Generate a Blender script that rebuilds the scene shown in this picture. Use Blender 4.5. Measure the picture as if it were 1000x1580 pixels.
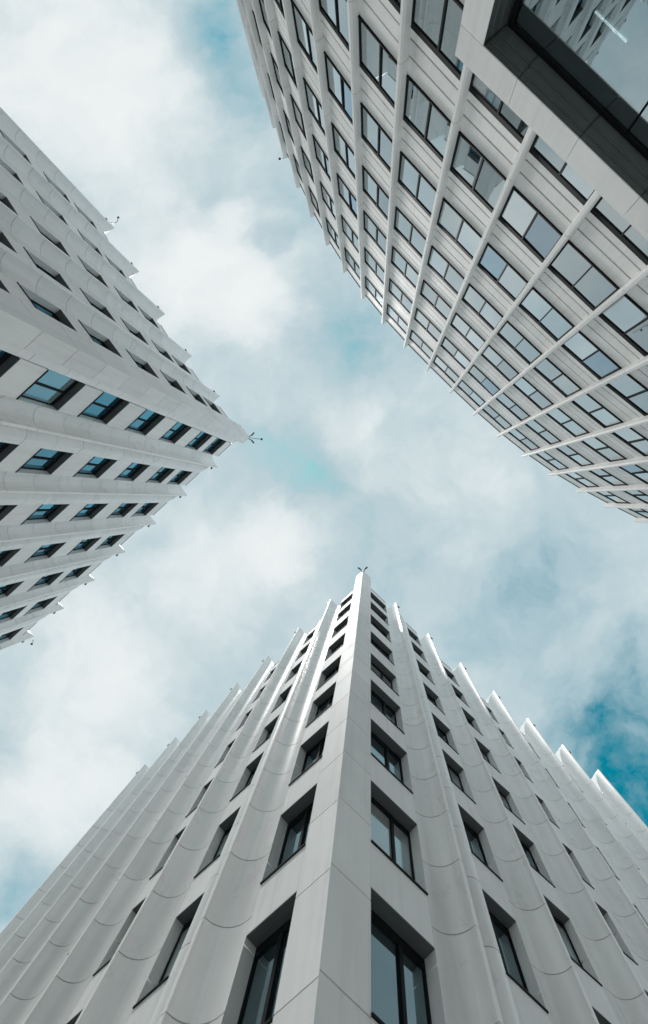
import bpy, bmesh, math, random
from mathutils import Matrix, Vector
random.seed(7)
R = math.radians
sc = bpy.context.scene
for o in list(bpy.data.objects): bpy.data.objects.remove(o)
COL = sc.collection

# ------------------------------------------------------------------ camera
# The photographer stands on the plaza and looks straight up.  World X runs to
# the right of the photograph, world Y towards its bottom edge, Z is up.
EYE = 1.6
FPX, VPX, VPY = 650.0, 572.0, 771.0            # focal length and zenith in photo pixels (1000 x 1580)
cam_d = bpy.data.cameras.new('camera'); cam = bpy.data.objects.new('camera', cam_d); COL.objects.link(cam)
cam.location = (0, 0, EYE); cam.rotation_euler = (math.pi, 0, 0)
cam_d.sensor_fit = 'VERTICAL'; cam_d.sensor_height = 24; cam_d.lens = 24 * FPX / 1580
cam_d.shift_x = -(VPX - 500) / 1580; cam_d.shift_y = (VPY - 790) / 1580
cam_d.clip_start = 0.05; cam_d.clip_end = 3000
sc.camera = cam
sc.render.resolution_x = 648; sc.render.resolution_y = 1024
vs = sc.view_settings
vs.view_transform = 'Standard'; vs.look = 'None'; vs.gamma = 1; vs.use_curve_mapping = False
vs.exposure = 0.53

# ------------------------------------------------------------------ sun + sky
SUN_EL, SUN_AZ = R(71), R(196)                  # azimuth measured from +X towards +Y
sd = bpy.data.lights.new('sun', 'SUN'); sd.energy = 1.7; sd.angle = R(10); sd.color = (1, .97, .93)
sun = bpy.data.objects.new('sun', sd); COL.objects.link(sun)
sv = Vector((math.cos(SUN_EL)*math.cos(SUN_AZ), math.cos(SUN_EL)*math.sin(SUN_AZ), math.sin(SUN_EL)))
sun.rotation_euler = sv.to_track_quat('Z', 'Y').to_euler(); sun.location = sv * 200

W = bpy.data.worlds.new('World'); sc.world = W; W.use_nodes = True
nt = W.node_tree; nt.nodes.clear()
def N(kind, **kw):
    n = nt.nodes.new(kind)
    for k, v in kw.items(): setattr(n, k, v)
    return n
def L(a, b): nt.links.new(a, b)
def M_(op, a, b=None, c=None, clamp=False):
    n = N('ShaderNodeMath', operation=op, use_clamp=clamp)
    for i, v in enumerate((a, b, c)):
        if v is None: continue
        if isinstance(v, (int, float)): n.inputs[i].default_value = v
        else: L(v, n.inputs[i])
    return n.outputs[0]
out = N('ShaderNodeOutputWorld'); bg = N('ShaderNodeBackground')
sky = N('ShaderNodeTexSky', sky_type='NISHITA'); sky.sun_disc = False
sky.sun_elevation = SUN_EL; sky.sun_rotation = R(90) - SUN_AZ; sky.air_density = 1.0; sky.dust_density = .6; sky.ozone_density = 2.0
tc = N('ShaderNodeTexCoord'); sep = N('ShaderNodeSeparateXYZ'); L(tc.outputs['Generated'], sep.inputs[0])
zz = M_('MAXIMUM', sep.outputs[2], .12)
u = M_('DIVIDE', sep.outputs[0], zz); v = M_('DIVIDE', sep.outputs[1], zz)   # flat cloud layer overhead
cmb = N('ShaderNodeCombineXYZ'); L(u, cmb.inputs[0]); L(v, cmb.inputs[1])
# domain warp so the cloud banks get ragged outlines
wn = N('ShaderNodeTexNoise'); wn.inputs['Scale'].default_value = 3.2; wn.inputs['Detail'].default_value = 9; wn.inputs['Roughness'].default_value = .6
L(cmb.outputs[0], wn.inputs['Vector'])
ws = N('ShaderNodeVectorMath', operation='SUBTRACT'); L(wn.outputs['Color'], ws.inputs[0]); ws.inputs[1].default_value = (.5, .5, .5)
wm = N('ShaderNodeVectorMath', operation='SCALE'); L(ws.outputs[0], wm.inputs[0]); wm.inputs['Scale'].default_value = .26
wa = N('ShaderNodeVectorMath', operation='ADD'); L(cmb.outputs[0], wa.inputs[0]); L(wm.outputs[0], wa.inputs[1])
wz = N('ShaderNodeVectorMath', operation='MULTIPLY'); L(wa.outputs[0], wz.inputs[0]); wz.inputs[1].default_value = (1, 1, 0)
P = wz.outputs[0]
# cloud banks and openings in the layer: photo pixel, radius in pixels, weight
BANKS = [(60, 90, 190, .34), (200, 170, 150, .26), (335, 440, 120, .38), (260, 400, 110, .22), (400, 500, 70, .16),
         (365, 320, 35, .25), (550, 655, 60, .26), (440, 830, 75, .32), (330, 890, 110, .26), (150, 1000, 170, .26),
         (90, 1240, 120, .36), (720, 780, 110, .07), (160, 1120, 120, .12),
         (330, 60, 75, -.30), (385, 130, 75, -.20), (440, 300, 70, -.16), (410, 375, 32, -.26), (545, 530, 95, -.26),
         (490, 740, 95, -.24), (400, 690, 60, -.10), (850, 860, 120, -.18), (790, 960, 110, -.16), (985, 1185, 235, -.47),
         (1120, 1320, 170, -.2), (20, 1390, 70, -.24), (280, 1010, 80, -.14), (600, 900, 110, -.14), (240, 830, 40, -.14), (375, -20, 90, -.24), (30, 1170, 60, -.10)]
acc = None
for (px, py, r, w) in BANKS:
    d = N('ShaderNodeVectorMath', operation='DISTANCE'); L(P, d.inputs[0])
    d.inputs[1].default_value = ((px - VPX)/FPX, (py - VPY)/FPX, 0)
    mr = N('ShaderNodeMapRange', interpolation_type='SMOOTHERSTEP'); L(d.outputs['Value'], mr.inputs['Value'])
    mr.inputs['From Min'].default_value = 0; mr.inputs['From Max'].default_value = 1.45*r/FPX
    mr.inputs['To Min'].default_value = w; mr.inputs['To Max'].default_value = 0
    acc = mr.outputs['Result'] if acc is None else M_('ADD', acc, mr.outputs['Result'])
n1 = N('ShaderNodeTexNoise'); n1.inputs['Scale'].default_value = 4.5; n1.inputs['Detail'].default_value = 8; n1.inputs['Roughness'].default_value = .56
L(P, n1.inputs['Vector'])
nz = M_('MULTIPLY', M_('SUBTRACT', n1.outputs['Fac'], .5), .68)
n2 = N('ShaderNodeTexNoise'); n2.inputs['Scale'].default_value = 11; n2.inputs['Detail'].default_value = 7; n2.inputs['Roughness'].default_value = .6
L(P, n2.inputs['Vector'])
nz2 = M_('MULTIPLY', M_('SUBTRACT', n2.outputs['Fac'], .5), .36)
cov = M_('ADD', M_('ADD', M_('ADD', acc, nz), nz2), .55)
cov = M_('MINIMUM', M_('MAXIMUM', cov, 0), 1.2)
ramp = N('ShaderNodeValToRGB'); L(cov, ramp.inputs[0])
e = ramp.color_ramp.elements
e[0].position = .0; e[0].color = (0, 0, 0, 1); e[1].position = 1; e[1].color = (1, 1, 1, 1)
for p_, c_ in ((.08, .26), (.18, .62), (.30, .90), (.43, 1)):
    el = e.new(p_); el.color = (c_,)*3 + (1,)
cl = N('ShaderNodeMix', data_type='RGBA')   # thin veil -> thick sunlit cloud
cvr = N('ShaderNodeMapRange', interpolation_type='SMOOTHSTEP'); L(cov, cvr.inputs['Value']); cvr.inputs['From Min'].default_value = .25; cvr.inputs['From Max'].default_value = 1.08; L(cvr.outputs['Result'], cl.inputs['Factor'])
cl.inputs['A'].default_value = (.42, .56, .615, 1); cl.inputs['B'].default_value = (.82, .86, .86, 1)
skm = N('ShaderNodeVectorMath', operation='MULTIPLY'); L(sky.outputs[0], skm.inputs[0]); skm.inputs[1].default_value = (.002, .135, .106)
mix = N('ShaderNodeMix', data_type='RGBA'); L(ramp.outputs[0], mix.inputs['Factor']); L(skm.outputs[0], mix.inputs['A']); L(cl.outputs['Result'], mix.inputs['B'])
L(mix.outputs['Result'], bg.inputs['Color']); bg.inputs['Strength'].default_value = .72
L(bg.outputs[0], out.inputs[0])

# ------------------------------------------------------------------ materials
def material(name, col, rough=.5, spec=.5, metal=0, coat=0, var=.05, noise=0, nscale=3, bump=0, streak=0, tint=None):
    m = bpy.data.materials.new(name); m.use_nodes = True
    t = m.node_tree; b = t.nodes['Principled BSDF']
    b.inputs['Roughness'].default_value = rough; b.inputs['Specular IOR Level'].default_value = spec; b.inputs['Metallic'].default_value = metal
    b.inputs['Coat Weight'].default_value = coat; b.inputs['Coat Roughness'].default_value = .10
    def n(k, **kw):
        x = t.nodes.new(k)
        for a, v_ in kw.items(): setattr(x, a, v_)
        return x
    oi = n('ShaderNodeObjectInfo'); co = n('ShaderNodeTexCoord')
    val = n('ShaderNodeMapRange'); t.links.new(oi.outputs['Random'], val.inputs['Value'])
    val.inputs['To Min'].default_value = 1-var; val.inputs['To Max'].default_value = 1+var
    fac = val.outputs[0]
    geo = n('ShaderNodeNewGeometry')
    if noise:
        x = n('ShaderNodeTexNoise'); x.inputs['Scale'].default_value = nscale; x.inputs['Detail'].default_value = 6; x.inputs['Roughness'].default_value = .6
        t.links.new(geo.outputs['Position'], x.inputs['Vector'])
        r = n('ShaderNodeMapRange'); t.links.new(x.outputs['Fac'], r.inputs['Value']); r.inputs['From Min'].default_value = .25; r.inputs['From Max'].default_value = .75
        r.inputs['To Min'].default_value = 1-noise; r.inputs['To Max'].default_value = 1+noise*.5
        k = n('ShaderNodeMath', operation='MULTIPLY'); t.links.new(fac, k.inputs[0]); t.links.new(r.outputs[0], k.inputs[1]); fac = k.outputs[0]
        rr = n('ShaderNodeMapRange'); t.links.new(x.outputs['Fac'], rr.inputs['Value']); rr.inputs['To Min'].default_value = rough*.8; rr.inputs['To Max'].default_value = rough*1.25
        t.links.new(rr.outputs[0], b.inputs['Roughness'])
    if streak:                                     # rain streaks running down the cladding
        mp = n('ShaderNodeMapping'); mp.inputs['Scale'].default_value = (3.2, 3.2, .16); t.links.new(geo.outputs['Position'], mp.inputs['Vector'])
        x = n('ShaderNodeTexNoise'); x.inputs['Scale'].default_value = 1.6; x.inputs['Detail'].default_value = 7; t.links.new(mp.outputs[0], x.inputs['Vector'])
        r = n('ShaderNodeMapRange'); t.links.new(x.outputs['Fac'], r.inputs['Value']); r.inputs['From Min'].default_value = .5; r.inputs['From Max'].default_value = .85
        r.inputs['To Min'].default_value = 1; r.inputs['To Max'].default_value = 1-streak
        k = n('ShaderNodeMath', operation='MULTIPLY'); t.links.new(fac, k.inputs[0]); t.links.new(r.outputs[0], k.inputs[1]); fac = k.outputs[0]
    hs = n('ShaderNodeVectorMath', operation='SCALE'); hs.inputs[0].default_value = col; t.links.new(fac, hs.inputs['Scale'])
    t.links.new(hs.outputs[0], b.inputs['Base Color'])
    if bump:
        x = n('ShaderNodeTexNoise'); x.inputs['Scale'].default_value = 1.3; x.inputs['Detail'].default_value = 2; t.links.new(geo.outputs['Position'], x.inputs['Vector'])
        bp = n('ShaderNodeBump'); bp.inputs['Strength'].default_value = bump; bp.inputs['Distance'].default_value = .02
        t.links.new(x.outputs['Fac'], bp.inputs['Height']); t.links.new(bp.outputs[0], b.inputs['Normal'])
    return m
def glass(name, body, tint, lo, hi):
    """coated facade glass: dark body behind a mirror coat that strengthens at grazing angles"""
    m = bpy.data.materials.new(name); m.use_nodes = True; t = m.node_tree; t.nodes.clear()
    o = t.nodes.new('ShaderNodeOutputMaterial'); mx = t.nodes.new('ShaderNodeMixShader')
    b = t.nodes.new('ShaderNodeBsdfPrincipled'); b.inputs['Base Color'].default_value = body + (1,); b.inputs['Roughness'].default_value = .1
    g = t.nodes.new('ShaderNodeBsdfGlossy'); g.inputs['Color'].default_value = tint + (1,); g.inputs['Roughness'].default_value = .012
    lw = t.nodes.new('ShaderNodeLayerWeight'); lw.inputs['Blend'].default_value = .35
    mr = t.nodes.new('ShaderNodeMapRange'); mr.inputs['To Min'].default_value = lo; mr.inputs['To Max'].default_value = hi
    oi = t.nodes.new('ShaderNodeObjectInfo'); vr = t.nodes.new('ShaderNodeMapRange'); vr.inputs['To Min'].default_value = .66; vr.inputs['To Max'].default_value = 1.08
    t.links.new(oi.outputs['Random'], vr.inputs['Value'])
    vm = t.nodes.new('ShaderNodeMath'); vm.operation = 'MULTIPLY'; vm.use_clamp = True
    t.links.new(lw.outputs['Facing'], mr.inputs['Value']); t.links.new(mr.outputs[0], vm.inputs[0]); t.links.new(vr.outputs[0], vm.inputs[1]); t.links.new(vm.outputs[0], mx.inputs[0])
    geo = t.nodes.new('ShaderNodeNewGeometry'); x = t.nodes.new('ShaderNodeTexNoise'); x.inputs['Scale'].default_value = .9; x.inputs['Detail'].default_value = 1
    t.links.new(geo.outputs['Position'], x.inputs['Vector'])
    bp = t.nodes.new('ShaderNodeBump'); bp.inputs['Strength'].default_value = .05; bp.inputs['Distance'].default_value = .02
    t.links.new(x.outputs['Fac'], bp.inputs['Height']); t.links.new(bp.outputs[0], g.inputs['Normal'])
    t.links.new(b.outputs[0], mx.inputs[1]); t.links.new(g.outputs[0], mx.inputs[2]); t.links.new(mx.outputs[0], o.inputs[0])
    return m
def clear_glass(name, tint, lo, hi):
    m = bpy.data.materials.new(name); m.use_nodes = True; t = m.node_tree; t.nodes.clear()
    o = t.nodes.new('ShaderNodeOutputMaterial'); mx = t.nodes.new('ShaderNodeMixShader')
    b = t.nodes.new('ShaderNodeBsdfTransparent'); b.inputs['Color'].default_value = (.46, .56, .58, 1)
    g = t.nodes.new('ShaderNodeBsdfGlossy'); g.inputs['Color'].default_value = tint + (1,); g.inputs['Roughness'].default_value = .008
    lw = t.nodes.new('ShaderNodeLayerWeight'); lw.inputs['Blend'].default_value = .35
    mr = t.nodes.new('ShaderNodeMapRange'); mr.inputs['To Min'].default_value = lo; mr.inputs['To Max'].default_value = hi
    t.links.new(lw.outputs['Facing'], mr.inputs['Value']); t.links.new(mr.outputs[0], mx.inputs[0])
    t.links.new(b.outputs[0], mx.inputs[1]); t.links.new(g.outputs[0], mx.inputs[2]); t.links.new(mx.outputs[0], o.inputs[0])
    return m
def emit(name, col, s):
    m = bpy.data.materials.new(name); m.use_nodes = True; b = m.node_tree.nodes['Principled BSDF']
    b.inputs['Emission Color'].default_value = col + (1,); b.inputs['Emission Strength'].default_value = s
    return m
MT = dict(
    white=material('white cladding', (.865, .855, .845), .6, .2, coat=0, var=.05, noise=.07, nscale=.7, bump=.06, streak=.13),
    flute=material('pearl fluted cladding', (.855, .845, .83), .28, .65, coat=.32, var=.045, noise=.07, nscale=.7, bump=.05, streak=.13),
    trim=material('white edge trim', (.90, .885, .865), .45, .4, var=.04, noise=.04, nscale=.8),
    stone=material('warm white cladding', (.87, .855, .835), .6, .22, var=.055, noise=.08, nscale=1.0, bump=.04, streak=.13),
    dark=material('charcoal metal', (.045, .05, .052), .38, .5, var=.08, noise=.12, nscale=2),
    soffit=material('grey soffit metal', (.10, .11, .112), .42, .5, var=.08, noise=.12, nscale=2),
    reveal=material('grey-green reveal metal', (.10, .115, .115), .36, .5, var=.06, noise=.1, nscale=2),
    black=material('black window frame', (.008, .009, .010), .6, .15, var=.1),
    core=material('core concrete', (.16, .165, .17), .8, .3, var=0, noise=.2),
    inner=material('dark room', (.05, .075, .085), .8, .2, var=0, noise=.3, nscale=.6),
    ground=material('plaza paving', (.48, .48, .47), .8, .3, var=0, noise=.2, nscale=.5),
    steel=material('grey steel', (.35, .36, .37), .35, .5, metal=.8, var=.05),
    pane_a=glass('tower glass', (.012, .022, .026), (.55, .82, .92), .08, .50),
    pane_b=glass('tower glass blue', (.008, .03, .045), (.17, .60, .80), .26, .85),
    pane_c=glass('curved facade glass', (.02, .035, .04), (.86, .93, .95), .42, .95),
    pane_d=glass('curved facade tinted glass', (.02, .035, .045), (.62, .78, .90), .35, .85),
    pane_a_blind=glass('tower glass, blind down', (.30, .31, .30), (.55, .82, .92), .08, .50),
    pane_b_blind=glass('tower glass blue, blind down', (.22, .30, .32), (.26, .72, .90), .26, .80),
    pane_c_blind=glass('curved facade glass, blind down', (.34, .35, .34), (.86, .93, .95), .30, .85),
    pane_big=clear_glass('showroom glass', (.84, .94, .97), .32, .97),
    tube=emit('tube light', (1, .93, .88), 2.6),
)

# ------------------------------------------------------------------ helpers
def mesh_from(bm, mat, smooth=0):
    bmesh.ops.recalc_face_normals(bm, faces=bm.faces)
    me = bpy.data.meshes.new('m'); bm.to_mesh(me); bm.free()
    me.materials.append(MT[mat])
    if smooth:
        for p in me.polygons: p.use_smooth = True
        me.set_sharp_from_angle(angle=R(smooth))
    return me
def prism(bm, pts, z0, z1, top=None):
    """extrude plan polygon pts [(x, y)] from z0 to z1 (top(i) gives a height per corner instead)"""
    lo = [bm.verts.new((x, y, z0)) for x, y in pts]
    hi = [bm.verts.new((x, y, top[i] if top else z1)) for i, (x, y) in enumerate(pts)]
    k = len(pts)
    for i in range(k): bm.faces.new((lo[i], lo[(i+1) % k], hi[(i+1) % k], hi[i]))
    bm.faces.new(lo[::-1]); bm.faces.new(hi)
def box(bm, x0, x1, y0, y1, z0, z1):
    prism(bm, [(x0, y0), (x1, y0), (x1, y1), (x0, y1)], z0, z1)
def bar(bm, a, b, r, k=8):
    a, b = Vector(a), Vector(b); d = (b-a).normalized()
    q = d.to_track_quat('Z', 'Y').to_matrix()
    A = [bm.verts.new(a + q @ Vector((r*math.cos(2*math.pi*i/k), r*math.sin(2*math.pi*i/k), 0))) for i in range(k)]
    B = [bm.verts.new(b + q @ Vector((r*math.cos(2*math.pi*i/k), r*math.sin(2*math.pi*i/k), 0))) for i in range(k)]
    for i in range(k): bm.faces.new((A[i], A[(i+1) % k], B[(i+1) % k], B[i]))
    bm.faces.new(A[::-1]); bm.faces.new(B)
CACHE = {}
def cached(key, mat, fn, smooth=0):
    if key not in CACHE:
        bm = bmesh.new(); fn(bm); CACHE[key] = mesh_from(bm, mat, smooth)
    return CACHE[key]
def put(name, me, parent, mat=None):
    o = bpy.data.objects.new(name, me); COL.objects.link(o)
    if parent is not None: o.parent = parent
    if mat is not None: o.matrix_local = mat
    return o
def thing(name, loc, label, cat, group=None):
    o = bpy.data.objects.new(name, None); COL.objects.link(o); o.location = loc
    o.empty_display_size = 1
    o['label'] = label; o['category'] = cat
    if group: o['group'] = group
    return o
def proj(p):
    h = p[2] - EYE
    return VPX + FPX*p[0]/h, VPY + FPX*p[1]/h
def seen(p, m=170):
    if p[2] - EYE < 1: return False
    x, y = proj(p); return -m < x < 1000+m and -m < y < 1580+m

# ------------------------------------------------------------------ setting
bm = bmesh.new(); box(bm, -900, 900, -900, 900, -.3, 0)
g = put('ground', mesh_from(bm, 'ground'), None); g['kind'] = 'structure'

# ------------------------------------------------------------------ fluted towers
GAP = .03
class Face:
    """one side of a fluted tower: bays chained from the corner outwards"""
    def __init__(s, apex, angles, lengths, bays, side, heads, wh, coping, crest, joint0, jstep):
        s.ang, s.len, s.bays = angles, lengths, bays
        s.heads, s.wh, s.coping, s.crest, s.joint0, s.jstep = heads, wh, coping, crest, joint0, jstep
        s.o = []; p = Vector(apex)
        for a, l in zip(angles, lengths):
            t = Vector((math.cos(R(a)), math.sin(R(a))))
            n = Vector((t.y, -t.x)) if side > 0 else Vector((-t.y, t.x))
            s.o.append((p.copy(), t, n)); p = p + t*l
        s.end = p
        # local x axis = sig * t so that (x, n, up) is right-handed
        s.sig = 1 if s.o[0][1].cross(s.o[0][2]) > 0 else -1
    def mat(s, i, root, sx=0, z=0):
        p, t, n = s.o[i]; x = t*s.sig
        m = Matrix(((x.x, n.x, 0, p.x + t.x*sx - root.location.x), (x.y, n.y, 0, p.y + t.y*sx - root.location.y), (0, 0, 1, z), (0, 0, 0, 1)))
        return m
    def pts(s, poly): return [(s.sig*a, b) for a, b in poly]
    def world(s, i, sx, z): p, t, n = s.o[i]; q = p + t*sx; return (q.x, q.y, z)

def flute_poly(b, l, dw):
    w = l - b; r = min(.79, w*.5); dep = .79
    P_ = [(b, -1.4), (b, dw)]
    k = 7
    for i in range(1, k+1):                                   # window side of the flute
        a = math.pi/2*i/k; P_.append((b + .03 + r*(1-math.cos(a)), dw + (-dep - dw)*math.sin(a)))
    for i in range(0 if w - 2*r > .1 else 1, k+3):            # sweeps out to the sharp nose
        a = math.pi/2*(1 - i/(k+2)); P_.append((l - r + r*math.cos(a), -dep*math.sin(a)))
    P_ += [(l, -1.4)]
    return P_
def build_tower(root, faces, pier, lamps):
    for fi, F in enumerate(faces):
        J = [0, F.joint0]
        while J[-1] + F.jstep < F.crest - .6: J.append(J[-1] + F.jstep)
        J.append(F.crest)
        for i, (a, b, dw, mul) in enumerate(F.bays):
            l = F.len[i]
            # fluted panels
            poly = F.pts(flute_poly(b, l, dw))
            for k in range(len(J)-1):
                z0, z1 = J[k]+GAP, J[k+1]
                last = k == len(J)-2
                def mk(bm, z0=z0, z1=z1, last=last, poly=poly, b=b, l=l, F=F):
                    if not last: prism(bm, poly, 0, z1-z0)
                    else:
                        def tz(x):
                            s_ = abs(x); q = min(1, max(0, (s_-b)/(l-b)))
                            return max(.15, (F.coping + .25 - z0) + (F.crest - F.coping - .25)*q**1.3)
                        prism(bm, poly, 0, 0, [tz(x) for x, _ in poly])
                # the crown panel reaches from below the coping to the crest
                if last: pass
                elif J[k+1] > F.coping - .05:
                    continue
                zz0 = z0
                if last:
                    ks = [q for q in J if q <= F.coping - .05]; zz0 = ks[-1] + GAP
                    def mk(bm, z0=zz0, poly=poly, b=b, l=l, F=F):
                        def tz(x):
                            s_ = abs(x); q = min(1, max(0, (s_-b)/(l-b)))
                            return (F.coping + .25 - z0) + (F.crest - F.coping - .25)*q**1.3
                        prism(bm, poly, 0, 0, [tz(x) for x, _ in poly])
                me = cached(('flute', fi, root.name, round(a, 3), round(b, 3), round(l, 3), dw, round(z1-zz0, 3), last), 'flute', mk, 28)
                put('fluted_panel', me, root, F.mat(i, root, 0, zz0))
                ztop_ = F.crest - zz0 if last else z1 - z0
                put('edge_trim', cached(('trim', fi, root.name, round(ztop_, 3), last), 'trim', lambda bm: prism(bm, F.pts([(.004, -.5), (.004, .012), (.02, .03), (.17, .03), (.19, .012), (.19, -.5)]), 0, ztop_)), root, F.mat(i, root, l, zz0))
            # return panel between nose and window, or the corner pier
            if i == 0:
                half = pier['half']; w0 = pier['w'][fi]; topz = pier['top']
                s_in = .6/math.tan(half)
                pp = F.pts([(.004, -.004), (w0, 0), (w0, -.6), (s_in, -.6)])
                for k in range(len(J)-1):
                    z0, z1 = J[k]+GAP, (J[k+1] if k < len(J)-2 else topz)
                    put('corner_panel', cached(('pier', fi, root.name, round(z1-z0, 3)), 'white', lambda bm: prism(bm, pp, 0, z1-z0)), root, F.mat(0, root, 0, z0))
                if a - w0 > .05:
                    qq = F.pts([(w0+.015, -1.4), (w0+.015, -.03), (w0+.12, -.012), (a-.12, -.02), (a-.03, -.05), (a, -.10), (a, -1.4)])
                    for k in range(len(J)-1):
                        z0, z1 = J[k]+GAP+.6, (J[k+1]+.6 if k < len(J)-2 else F.coping+.6)
                        if z1 > F.coping + 1: z1 = F.coping + .6
                        if z1 <= z0 + .1: continue
                        put('return_panel', cached(('ret0', fi, root.name, round(z1-z0, 3)), 'flute', lambda bm: prism(bm, qq, 0, z1-z0), 28), root, F.mat(0, root, 0, z0))
            else:
                rp = F.pts([(.21, -1.4), (.23, dw-.52), (.34, dw-.40), (.47, dw-.26), (.58, dw-.15), (.67, dw-.07), (.76, dw-.02), (.86, dw), (a, dw), (a, -1.4)])
                for k in range(len(J)-1):
                    z0, z1 = J[k]+GAP, J[k+1]
                    if z0 > F.coping - .4: continue
                    last = J[k+1] > F.coping - .4
                    def mk(bm):
                        if not last: prism(bm, rp, 0, z1-z0)
                        else: prism(bm, rp, 0, 0, [(F.coping + .15 + (F.crest - .5 - F.coping)*max(0, min(1, (.9-abs(x))/.65)) - z0) for x, _ in rp])
                    put('return_panel', cached(('ret', fi, root.name, a, dw, round(z1-z0, 3), last), 'flute', mk, 28), root, F.mat(i, root, 0, z0))
            # spandrels and windows
            w = b - a
            zs = [0] + [h for h in F.heads]
            for k, hd in enumerate(F.heads):
                sill = hd - F.wh
                below = 0 if k == 0 else F.heads[k-1] + .03
                sp = cached(('sp', fi, root.name, a, b, dw, round(sill-.055-below, 3)), 'white',
                            lambda bm: prism(bm, F.pts([(.006, dw), (w-.006, dw), (w-.006, -1.35), (.006, -1.35)]), 0, sill-.055-below))
                put('spandrel_panel', sp, root, F.mat(i, root, a, below))
                ok = any(seen(F.world(i, q, z)) for q in (a, b) for z in (sill, hd))
                gd = dw - .36                                       # glass plane
                def fr(bm):
                    y0, y1 = gd-.10, gd+.03
                    box2 = lambda x0, x1, z0, z1, ya=y0, yb=y1: prism(bm, F.pts([(x0, ya), (x1, ya), (x1, yb), (x0, yb)]), z0, z1)
                    box2(.004, .06, 0, F.wh); box2(w-.06, w-.004, 0, F.wh); box2(.06, w-.06, 0, .07); box2(.06, w-.06, F.wh-.20, F.wh)
                    if mul: box2(w*mul-.05, w*mul+.05, .07, F.wh-.20, y0, y1+.03)
                win = put('window', cached(('fr', fi, root.name, w, dw, mul), 'black', fr), root, F.mat(i, root, a, sill))
                xs = [(.06, w*mul-.05), (w*mul+.05, w-.06)] if mul else [(.06, w-.06)]
                blind = '_blind' if random.random() < .13 else ''
                for (x0, x1) in xs:
                    pm = cached(('pane', round(x1-x0, 3), F.wh, pier['glass'], blind), pier['glass'] + blind, lambda bm: box(bm, -(x1-x0)/2, (x1-x0)/2, -.012, .012, -(F.wh-.27)/2, (F.wh-.27)/2))
                    T = Matrix.Translation((F.sig*(x0+x1)/2, gd-.02, (F.wh-.13)/2)) @ Matrix.Rotation(R(random.uniform(-.5, .5)), 4, 'Z') @ Matrix.Rotation(R(random.uniform(-.5, .5)), 4, 'X')
                    put('pane', pm, win, T)
                if ok:
                    put('sill', cached(('sill', fi, root.name, w, dw), 'black', lambda bm: prism(bm, F.pts([(.003, gd+.03), (w-.003, gd+.03), (w-.003, dw+.035), (.003, dw+.035)]), -.05, -.003)), win, Matrix())
                    put('soffit', cached(('sof', fi, root.name, w, dw), 'soffit', lambda bm: prism(bm, F.pts([(.008, gd+.032), (w-.008, gd+.032), (w-.008, dw-.004), (.008, dw-.004)]), F.wh+.002, F.wh+.028)), win, Matrix())
            top = F.heads[-1] + .03
            put('spandrel_panel', cached(('spt', fi, root.name, a, b, dw), 'white', lambda bm: prism(bm, F.pts([(.006, dw), (w-.006, dw), (w-.006, -1.35), (.006, -1.35)]), 0, F.coping-top)), root, F.mat(i, root, a, top))
            put('coping', cached(('cop', fi, root.name, a, b, dw), 'black', lambda bm: prism(bm, F.pts([(.006, dw+.02), (w-.006, dw+.02), (w-.006, -1.35), (.006, -1.35)]), 0, .06)), root, F.mat(i, root, a, F.coping+.003))
            # small floodlight on the flank of each nose
            if lamps:
                def fl(bm):
                    prism(bm, F.pts([(.0, -.05), (.20, -.03), (.20, .09), (.0, .07)]), 0, .15)
                    bar(bm, (0, -.3, .11), (F.sig*.12, -.02, .11), .03)
                lm = put('floodlight', cached(('fl', fi, root.name), 'dark', fl), root, F.mat(i, root, l+.22, F.crest-1.2))
    # concrete core behind the cladding
    A, B = faces
    pa = [p - n*1.42 for p, t, n in A.o] + [A.end - A.o[-1][2]*1.42 + A.o[-1][1]*.15]
    pb = [p - n*1.42 for p, t, n in B.o] + [B.end - B.o[-1][2]*1.42 + B.o[-1][1]*.15]
    da = -A.o[0][2]; db = -B.o[0][2]
    apex = A.o[0][0] + (da+db).normalized()*(1.42/math.sin(pier['half']))
    back = 9
    ring = [apex] + pa[1:] + [pa[-1] - A.o[-1][2]*back] + [pb[-1] - B.o[-1][2]*back] + pb[1:][::-1]
    bm = bmesh.new(); prism(bm, [(p.x-root.location.x, p.y-root.location.y) for p in ring], 0, min(A.coping, B.coping)-.3)
    put('core_wall', mesh_from(bm, 'core'), root)
    return pa, pb

def arm_lamp(root, pos, d, ln, rise):
    """rooftop lamp: thin mast bending outwards with a round head"""
    d = Vector(d).normalized(); p = Vector(pos) - Vector((root.location.x, root.location.y, 0))
    bm = bmesh.new()
    q = [p, p + Vector((d.x*ln*.25, d.y*ln*.25, rise*.6)), p + Vector((d.x*ln*.6, d.y*ln*.6, rise)), p + Vector((d.x*ln, d.y*ln, rise))]
    for a, b in zip(q, q[1:]): bar(bm, a, b, .035)
    o = put('mast_lamp', mesh_from(bm, 'steel'), root)
    bm = bmesh.new(); c = q[-1]
    bmesh.ops.create_uvsphere(bm, u_segments=12, v_segments=8, radius=.13, matrix=Matrix.Translation(c) @ Matrix.Diagonal((1, 1, .6, 1)))
    put('lamp_head', mesh_from(bm, 'dark', 60), o)

E_ = EYE
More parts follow.
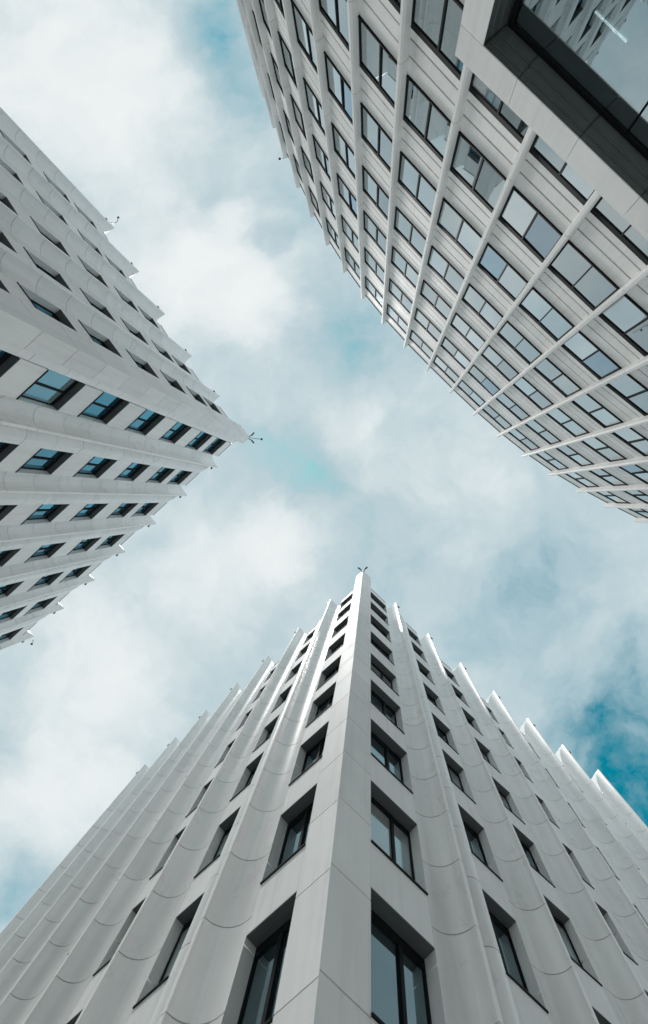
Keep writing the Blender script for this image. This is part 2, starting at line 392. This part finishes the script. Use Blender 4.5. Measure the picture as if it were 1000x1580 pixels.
# --- tower rising at the bottom of the photograph
h1 = [5.6, 9.24, 12.78, 16.39, 19.98, 23.42, 27.33, 31.33, 35.31, 39.02]
apex1 = (-.84, 7.70)
nb = lambda n, first, rest: [first] + [rest[min(k, len(rest)-1)] for k in range(n-1)]
F1R = Face(apex1, [43.8, 43.6, 42.0, 40.4, 38.6, 37.2, 35.4], [4.90, 4.82, 4.74, 4.71, 4.70, 4.70, 4.70],
           nb(7, (1.17, 3.12, 0, .60), [(.98, 2.42, -.05, .42), (.98, 2.42, -.36, .42), (.98, 2.42, -.52, 0), (.98, 2.42, -.62, 0)]),
           1, [h + E_ for h in h1], 2.25, 40.4 + E_, 45.5 + E_, 4.87 + E_, 2.03)
F1L = Face(apex1, [138.4]*7, [4.58, 4.56, 4.54, 4.48, 4.44, 4.42, 4.40],
           nb(7, (.98, 2.43, 0, .45), [(1.02, 2.15, -.20, .42), (1.02, 2.15, -.40, 0), (1.02, 2.15, -.50, 0), (1.02, 2.15, -.60, 0)]),
           -1, [h*.971 + E_ for h in h1], 2.18, 39.2 + E_, 45.5 + E_, 4.79 + E_, 2.01)
t1 = thing('fluted_tower', (apex1[0], apex1[1], 0), 'white fluted tower whose sharp corner rises from the bottom edge of the photo', 'tower', 'white fluted towers around the plaza')
build_tower(t1, [F1R, F1L], dict(w=[1.17, .98], half=R(47.3), top=45.9 + E_, glass='pane_a'), True)
for dx, dy in ((.45, -.15), (-.5, -.1)):
    bm = bmesh.new(); bar(bm, (0, .2, 45.4+E_), (dx*.5, dy, 45.9+E_), .05); bar(bm, (dx*.5, dy, 45.9+E_), (dx*1.1, dy*1.3-.15, 46.0+E_), .08)
    put('floodlight', mesh_from(bm, 'dark'), t1)

# --- tower entering from the left
h2 = [5.4, 9.3, 13.2, 17.05, 20.95, 24.8, 29.1, 33.4, 37.75, 41.4]
apex2 = (-13.08, -6.72)
F2L = Face(apex2, [137.4]*7, [4.69, 4.48, 4.52, 4.52, 4.50, 4.48, 4.48],
           nb(7, (1.50, 3.40, 0, .52), [(1.25, 3.13, -.04, .52)]),
           1, [h + E_ for h in h2], 2.40, 42.9 + E_, 45.5 + E_, 4.45 + E_, 2.06)
F2U = Face(apex2, [-126.3, -124.6, -122.6, -121.4, -119.8], [5.46, 5.28, 5.40, 5.36, 5.40],
           nb(5, (1.62, 2.98, 0, .5), [(.86, 2.15, -.12, .5), (.86, 2.15, -.20, .5), (.86, 2.15, -.26, 0)]),
           -1, [h*.962 + E_ for h in h2], 2.45, 41.4 + E_, 45.5 + E_, 4.45 + E_, 2.06)
t2 = thing('fluted_tower', (apex2[0], apex2[1], 0), 'white fluted tower on the left with blue glass windows and corner pointing right', 'tower', 'white fluted towers around the plaza')
build_tower(t2, [F2L, F2U], dict(w=[1.03, 1.62], half=R(48), top=45.6 + E_, glass='pane_b'), True)
for dx, dy in ((.25, -.55), (.25, .5)):
    bm = bmesh.new(); x, y = .1, 0
    bar(bm, (-.3, 0, 45.4+E_), (x, dy*.5, 45.9+E_), .05); bar(bm, (x, dy*.5, 45.9+E_), (x+dx, dy*1.1, 46.0+E_), .08)
    put('floodlight', mesh_from(bm, 'dark'), t2)
arm_lamp(t2, (apex2[0]-.1, apex2[1], 45.5+E_), (1, .08, 0), 1.25, .6)
arm_lamp(t2, (F2U.end.x-.1, F2U.end.y-.3, 45.0+E_), (.25, -1, 0), 1.2, .9)
arm_lamp(t2, (F2L.end.x, F2L.end.y+.2, 45.0+E_), (-.6, 1, 0), .9, .8)

# ------------------------------------------------------------------ curved building with vertical fins
H3 = 39.8
pitch = 49.6/FPX*H3
angs = [20, 22, 24, 26.5, 28, 31, 35, 38.5, 41.5, 43.5, 44.5, 45.5, 47.5, 51, 54.5, 58, 61.5, 64.5, 67, 69.5, 72, 74.5, 76.5, 78]
start_i = 3                                     # fin whose tip is seen at photo pixel (976, 805)
p0 = Vector(((976-VPX)/FPX*H3, (805-VPY)/FPX*H3))
fins = [p0]
for k in range(start_i):
    a = angs[start_i-1-k]; fins.insert(0, fins[0] + Vector((math.cos(R(a)), math.sin(R(a))))*pitch)
for a in angs[start_i:]:
    fins.append(fins[-1] - Vector((math.cos(R(a)), math.sin(R(a))))*pitch)
fmin = min(fins, key=lambda q: q.length)
t3 = thing('curved_office_building', (fmin.x, fmin.y, 0), 'curved pale office building with thin vertical fins and gridded windows, top right', 'building')
T3 = t3.location
sills3 = [x + E_ for x in (1.9, 5.7, 9.36, 12.96, 16.56, 20.2, 24.0, 27.73, 31.8, 35.87)]
WH3 = 1.93; COP3 = 39.2 + E_; FINTOP = H3 - .2 + E_
FD, FT = .40, .25                               # fin depth and thickness
# podium: long framed window projecting in front of the facade
tp = Vector((.72, .694)).normalized(); npv = Vector((.694, -.72)).normalized()   # along, and away from the plaza
DP, PT0, PT1 = 10.8, -7.08, 11.0                # distance, ends along tp
PTOP, PIN = 12.02 + E_, 11.25 + E_
def covered(p, z): return z < PTOP + .1 and p.dot(tp) > PT0 - .1
def frame3(i):
    a, b = fins[i], fins[i+1]; t = (b-a).normalized(); n = Vector((t.y, -t.x))
    return a, t, n, (b-a).length
def mat3(o, t, n, sx, z):
    sig = 1 if t.cross(n) > 0 else -1; x = t*sig; q = o + t*sx
    return Matrix(((x.x, n.x, 0, q.x-T3.x), (x.y, n.y, 0, q.y-T3.y), (0, 0, 1, z), (0, 0, 0, 1))), sig
panel_n = 0
order = sorted(range(len(fins)-1), key=lambda i: fins[i].length)
for i in order:
    o, t, n, l = frame3(i)
    w = l - FT - .01
    for k, z in enumerate(sills3):
        mid = o + t*(l/2) - n*FD
        if covered(mid, z + WH3): continue
        vis = any(seen((q.x, q.y, zq), 120) for q in (o, o+t*l) for zq in (z, z+WH3+1.7))
        if not vis: continue
        m, sig = mat3(o, t, n, FT/2+.005, z)
        P3 = lambda poly: [(sig*a, b) for a, b in poly]
        gy = -FD - .025
        def fr(bm):
            bb = lambda x0, x1, z0, z1, ya=gy-.08, yb=gy+.05: prism(bm, P3([(x0, ya), (x1, ya), (x1, yb), (x0, yb)]), z0, z1)
            bb(0, .07, 0, WH3); bb(w-.07, w, 0, WH3); bb(.07, w-.07, 0, .07); bb(.07, w-.07, WH3-.19, WH3)  # head rail thickened in black to paint in the recess shade
            bb(w*.5-.035, w*.5+.035, .07, WH3-.19, gy-.08, gy+.07)
        win = put('window', cached(('fr3', sig), 'black', fr), t3, m)
        for (x0, x1) in ((.07, w/2-.035), (w/2+.035, w-.07)):
            rnd = random.random()
            odd = rnd < .07
            bl = rnd > .90
            pm = cached(('pane3', odd, bl), 'pane_d' if odd else 'pane_c_blind' if bl else 'pane_c', lambda bm: box(bm, -(x1-x0)/2, (x1-x0)/2, -.012, .012, -(WH3-.26)/2, (WH3-.26)/2))
            tilt = 1.6 if odd else .35
            T = Matrix.Translation((sig*(x0+x1)/2, gy-.01, (WH3-.12)/2)) @ Matrix.Rotation(R(random.uniform(-tilt, tilt)), 4, 'Z') @ Matrix.Rotation(R(random.uniform(-tilt, tilt)), 4, 'X')
            put('pane', pm, win, T)
        put('sill', cached(('sill3', sig), 'black', lambda bm: prism(bm, P3([(.004, -FD-.02), (w-.004, -FD-.02), (w-.004, -FD+.05), (.004, -FD+.05)]), -.012, .05)), win, Matrix())
        # spandrel above the head: backing with three stepped bands
        z0 = z + WH3 + .004; z1 = (sills3[k+1] if k < 9 else COP3) - .004
        H_ = z1 - z0
        m2, _ = mat3(o, t, n, FT/2+.005, z0)
        bands = [(.012, .215*H_-.045, .0), (.215*H_+.045, .58*H_-.045, -.012), (.58*H_+.045, H_-.02, -.024)]
        sep_panels = panel_n < 297
        def sp(bm):
            prism(bm, P3([(0, -FD-.34), (w, -FD-.34), (w, -FD-.085), (0, -FD-.085)]), 0, H_)
        def rows(bm):
            for a0, a1, y in bands: prism(bm, P3([(0, -FD-.083), (w, -FD-.083), (w, -FD+y), (0, -FD+y)]), a0, a1)
        if sep_panels:
            s_ = put('spandrel', cached(('sp3', sig, round(H_, 3)), 'black', sp), t3, m2)
            for bi, (a0, a1, y) in enumerate(bands):
                put('panel', cached(('band', sig, round(H_, 3), bi), 'stone', lambda bm: prism(bm, P3([(0, -FD-.083), (w, -FD-.083), (w, -FD+y), (0, -FD+y)]), a0, a1)), s_, Matrix())
                panel_n += 1
        else:
            s_ = put('spandrel', cached(('sp3', sig, round(H_, 3)), 'black', sp), t3, m2)
            o_ = put('panel_rows', cached(('rows', sig, round(H_, 3)), 'stone', rows), s_, Matrix()); o_['kind'] = 'stuff'
        if k == 9:
            mc, _ = mat3(o, t, n, FT/2+.005, COP3)
            put('coping', cached(('cop3', sig), 'black', lambda bm: prism(bm, P3([(0, -FD-.34), (w, -FD-.34), (w, -FD+.03), (0, -FD+.03)]), 0, .05)), t3, mc)
for i, f in enumerate(fins):
    a = fins[max(0, i-1)]; b = fins[min(len(fins)-1, i+1)]
    t = (b-a).normalized(); n = Vector((t.y, -t.x))
    zs = [0] + [s_ - .62 for s_ in sills3[1:]] + [FINTOP]
    for z0, z1 in zip(zs, zs[1:]):
        if covered(f, z0 + 1.0): continue
        if covered(f, z0): z0 = PTOP - 1.2
        if not (seen((f.x, f.y, z1), 150) or seen((f.x, f.y, z0), 150)): continue
        m, sig = mat3(f, t, n, 0, z0 + .025)
        fp = [(-FT/2, -FD-.3), (FT/2, -FD-.3), (FT/2, -.09), (.06, 0), (-.06, 0), (-FT/2, -.09)]
        put('fin', cached(('fin', round(z1-z0, 3)), 'stone', lambda bm: prism(bm, fp, 0, z1-z0-.025)), t3, m)
# core of the curved building
off = []
for i, f in enumerate(fins):
    a = fins[max(0, i-1)]; b = fins[min(len(fins)-1, i+1)]
    t = (b-a).normalized(); n = Vector((t.y, -t.x))
    off.append((f - n*(FD+.42), n))
ring = [p for p, _ in off] + [p - n*14 for p, n in off[::-4]]
bm = bmesh.new(); prism(bm, [(p.x-T3.x, p.y-T3.y) for p in ring], 0, COP3-.2)
put('core_wall', mesh_from(bm, 'core'), t3)

# --- projecting framed window at lower right of that facade
def PM(z=0): return Matrix(((tp.x, npv.x, 0, -T3.x), (tp.y, npv.y, 0, -T3.y), (0, 0, 1, z), (0, 0, 0, 1)))
bay = put('projecting_window', None, t3, PM())
bm = bmesh.new()
box(bm, PT0+.02, PT1, DP+.06, DP+2.2, PTOP-.14, PTOP-.03)                 # roof slab of the projection
box(bm, PT0+.02, PT0+.3, DP+.06, DP+2.2, 0, PTOP-.14)
put('roof_slab', mesh_from(bm, 'stone'), bay, Matrix())
JW = .83
xs = [PT0 + .83 + 1.28 + 2.27*k for k in range(-1, 7)]
xs = [PT0] + [x for x in xs if x > PT0 + 1.2 and x < PT1 - .5] + [PT1]
for x0, x1 in zip(xs, xs[1:]):
    bm = bmesh.new(); box(bm, x0+.006, x1-.006, DP, DP+.03, PIN, PTOP); put('fascia_panel', mesh_from(bm, 'stone'), bay, Matrix())
for k in range(4):
    z0, z1 = PIN - 2.9*(k+1), PIN - 2.9*k
    bm = bmesh.new(); box(bm, PT0, PT0+JW, DP+.002, DP+.03, max(0, z0)+.006, z1-.006); put('jamb_panel', mesh_from(bm, 'stone'), bay, Matrix())
steps = [(.032, .20, .0), (.20, .44, .05), (.44, .74, .10)]              # stepped metal reveal: depth from, to, drop
xs2 = [PT0+JW] + [x for x in xs[1:-1]] + [PT1]
for si, (y0, y1, dz) in enumerate(steps):
    for x0, x1 in zip(xs2, xs2[1:]):
        xa = x0 + (dz if x0 == xs2[0] else 0)
        bm = bmesh.new(); box(bm, xa+.008, x1-.008, DP+y0, DP+y1+.05, PIN-dz-.004, PIN-dz+.10)
        bmesh.ops.bevel(bm, geom=[e_ for e_ in bm.edges], offset=.025, segments=3, affect='EDGES')
        put('reveal_head', mesh_from(bm, 'reveal', 40), bay, Matrix())
    bm = bmesh.new(); x0 = PT0+JW+dz
    box(bm, x0-.10, x0, DP+y0, DP+y1+.05, 0, PIN-dz-.012)
    bmesh.ops.bevel(bm, geom=[e_ for e_ in bm.edges], offset=.025, segments=3, affect='EDGES')
    put('reveal_jamb', mesh_from(bm, 'reveal', 40), bay, Matrix())
GY = DP + .80
gx0 = PT0+JW+.15; ztop = PIN-.10
bm = bmesh.new(); box(bm, gx0, PT1, GY-.06, GY+.10, ztop-.12, ztop); box(bm, gx0, gx0+.16, GY-.06, GY+.10, 0, ztop-.12)
put('window_frame', mesh_from(bm, 'black'), bay, Matrix())
zt = ztop-.12; zm = zt - 3.0; px_ = gx0+.16
for k in range(4):
    x1 = px_ + 4.1
    for z0, z1 in ((zm+.06, zt), (.5, zm-.06)):
        bm = bmesh.new(); box(bm, px_+.03, min(x1, PT1)-.03, GY, GY+.024, z0, z1); put('pane', mesh_from(bm, 'pane_big'), bay, Matrix())
    bm = bmesh.new(); box(bm, px_, min(x1, PT1), GY-.05, GY+.08, zm-.06, zm+.06); put('transom', mesh_from(bm, 'black'), bay, Matrix())
    px_ = x1
bm = bmesh.new()
box(bm, gx0, PT1, GY+.1, DP+2.2, zt+.02, zt+.12)
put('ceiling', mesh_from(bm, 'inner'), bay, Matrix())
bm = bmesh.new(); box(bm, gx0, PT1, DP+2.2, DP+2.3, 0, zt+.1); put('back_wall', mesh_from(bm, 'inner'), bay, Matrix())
bm = bmesh.new(); box(bm, -4.45, -3.35, DP+1.9, DP+1.94, 10.55+E_, 10.55+E_+.03)
put('tube_light', mesh_from(bm, 'tube'), bay, Matrix())
fl_ = min(fins, key=lambda q: math.dist(proj((q.x, q.y, FINTOP)), (430, 235)))
arm_lamp(t3, (fl_.x, fl_.y, FINTOP), (-1, -.3, 0), .45, .3)
print('objects', len(bpy.data.objects))
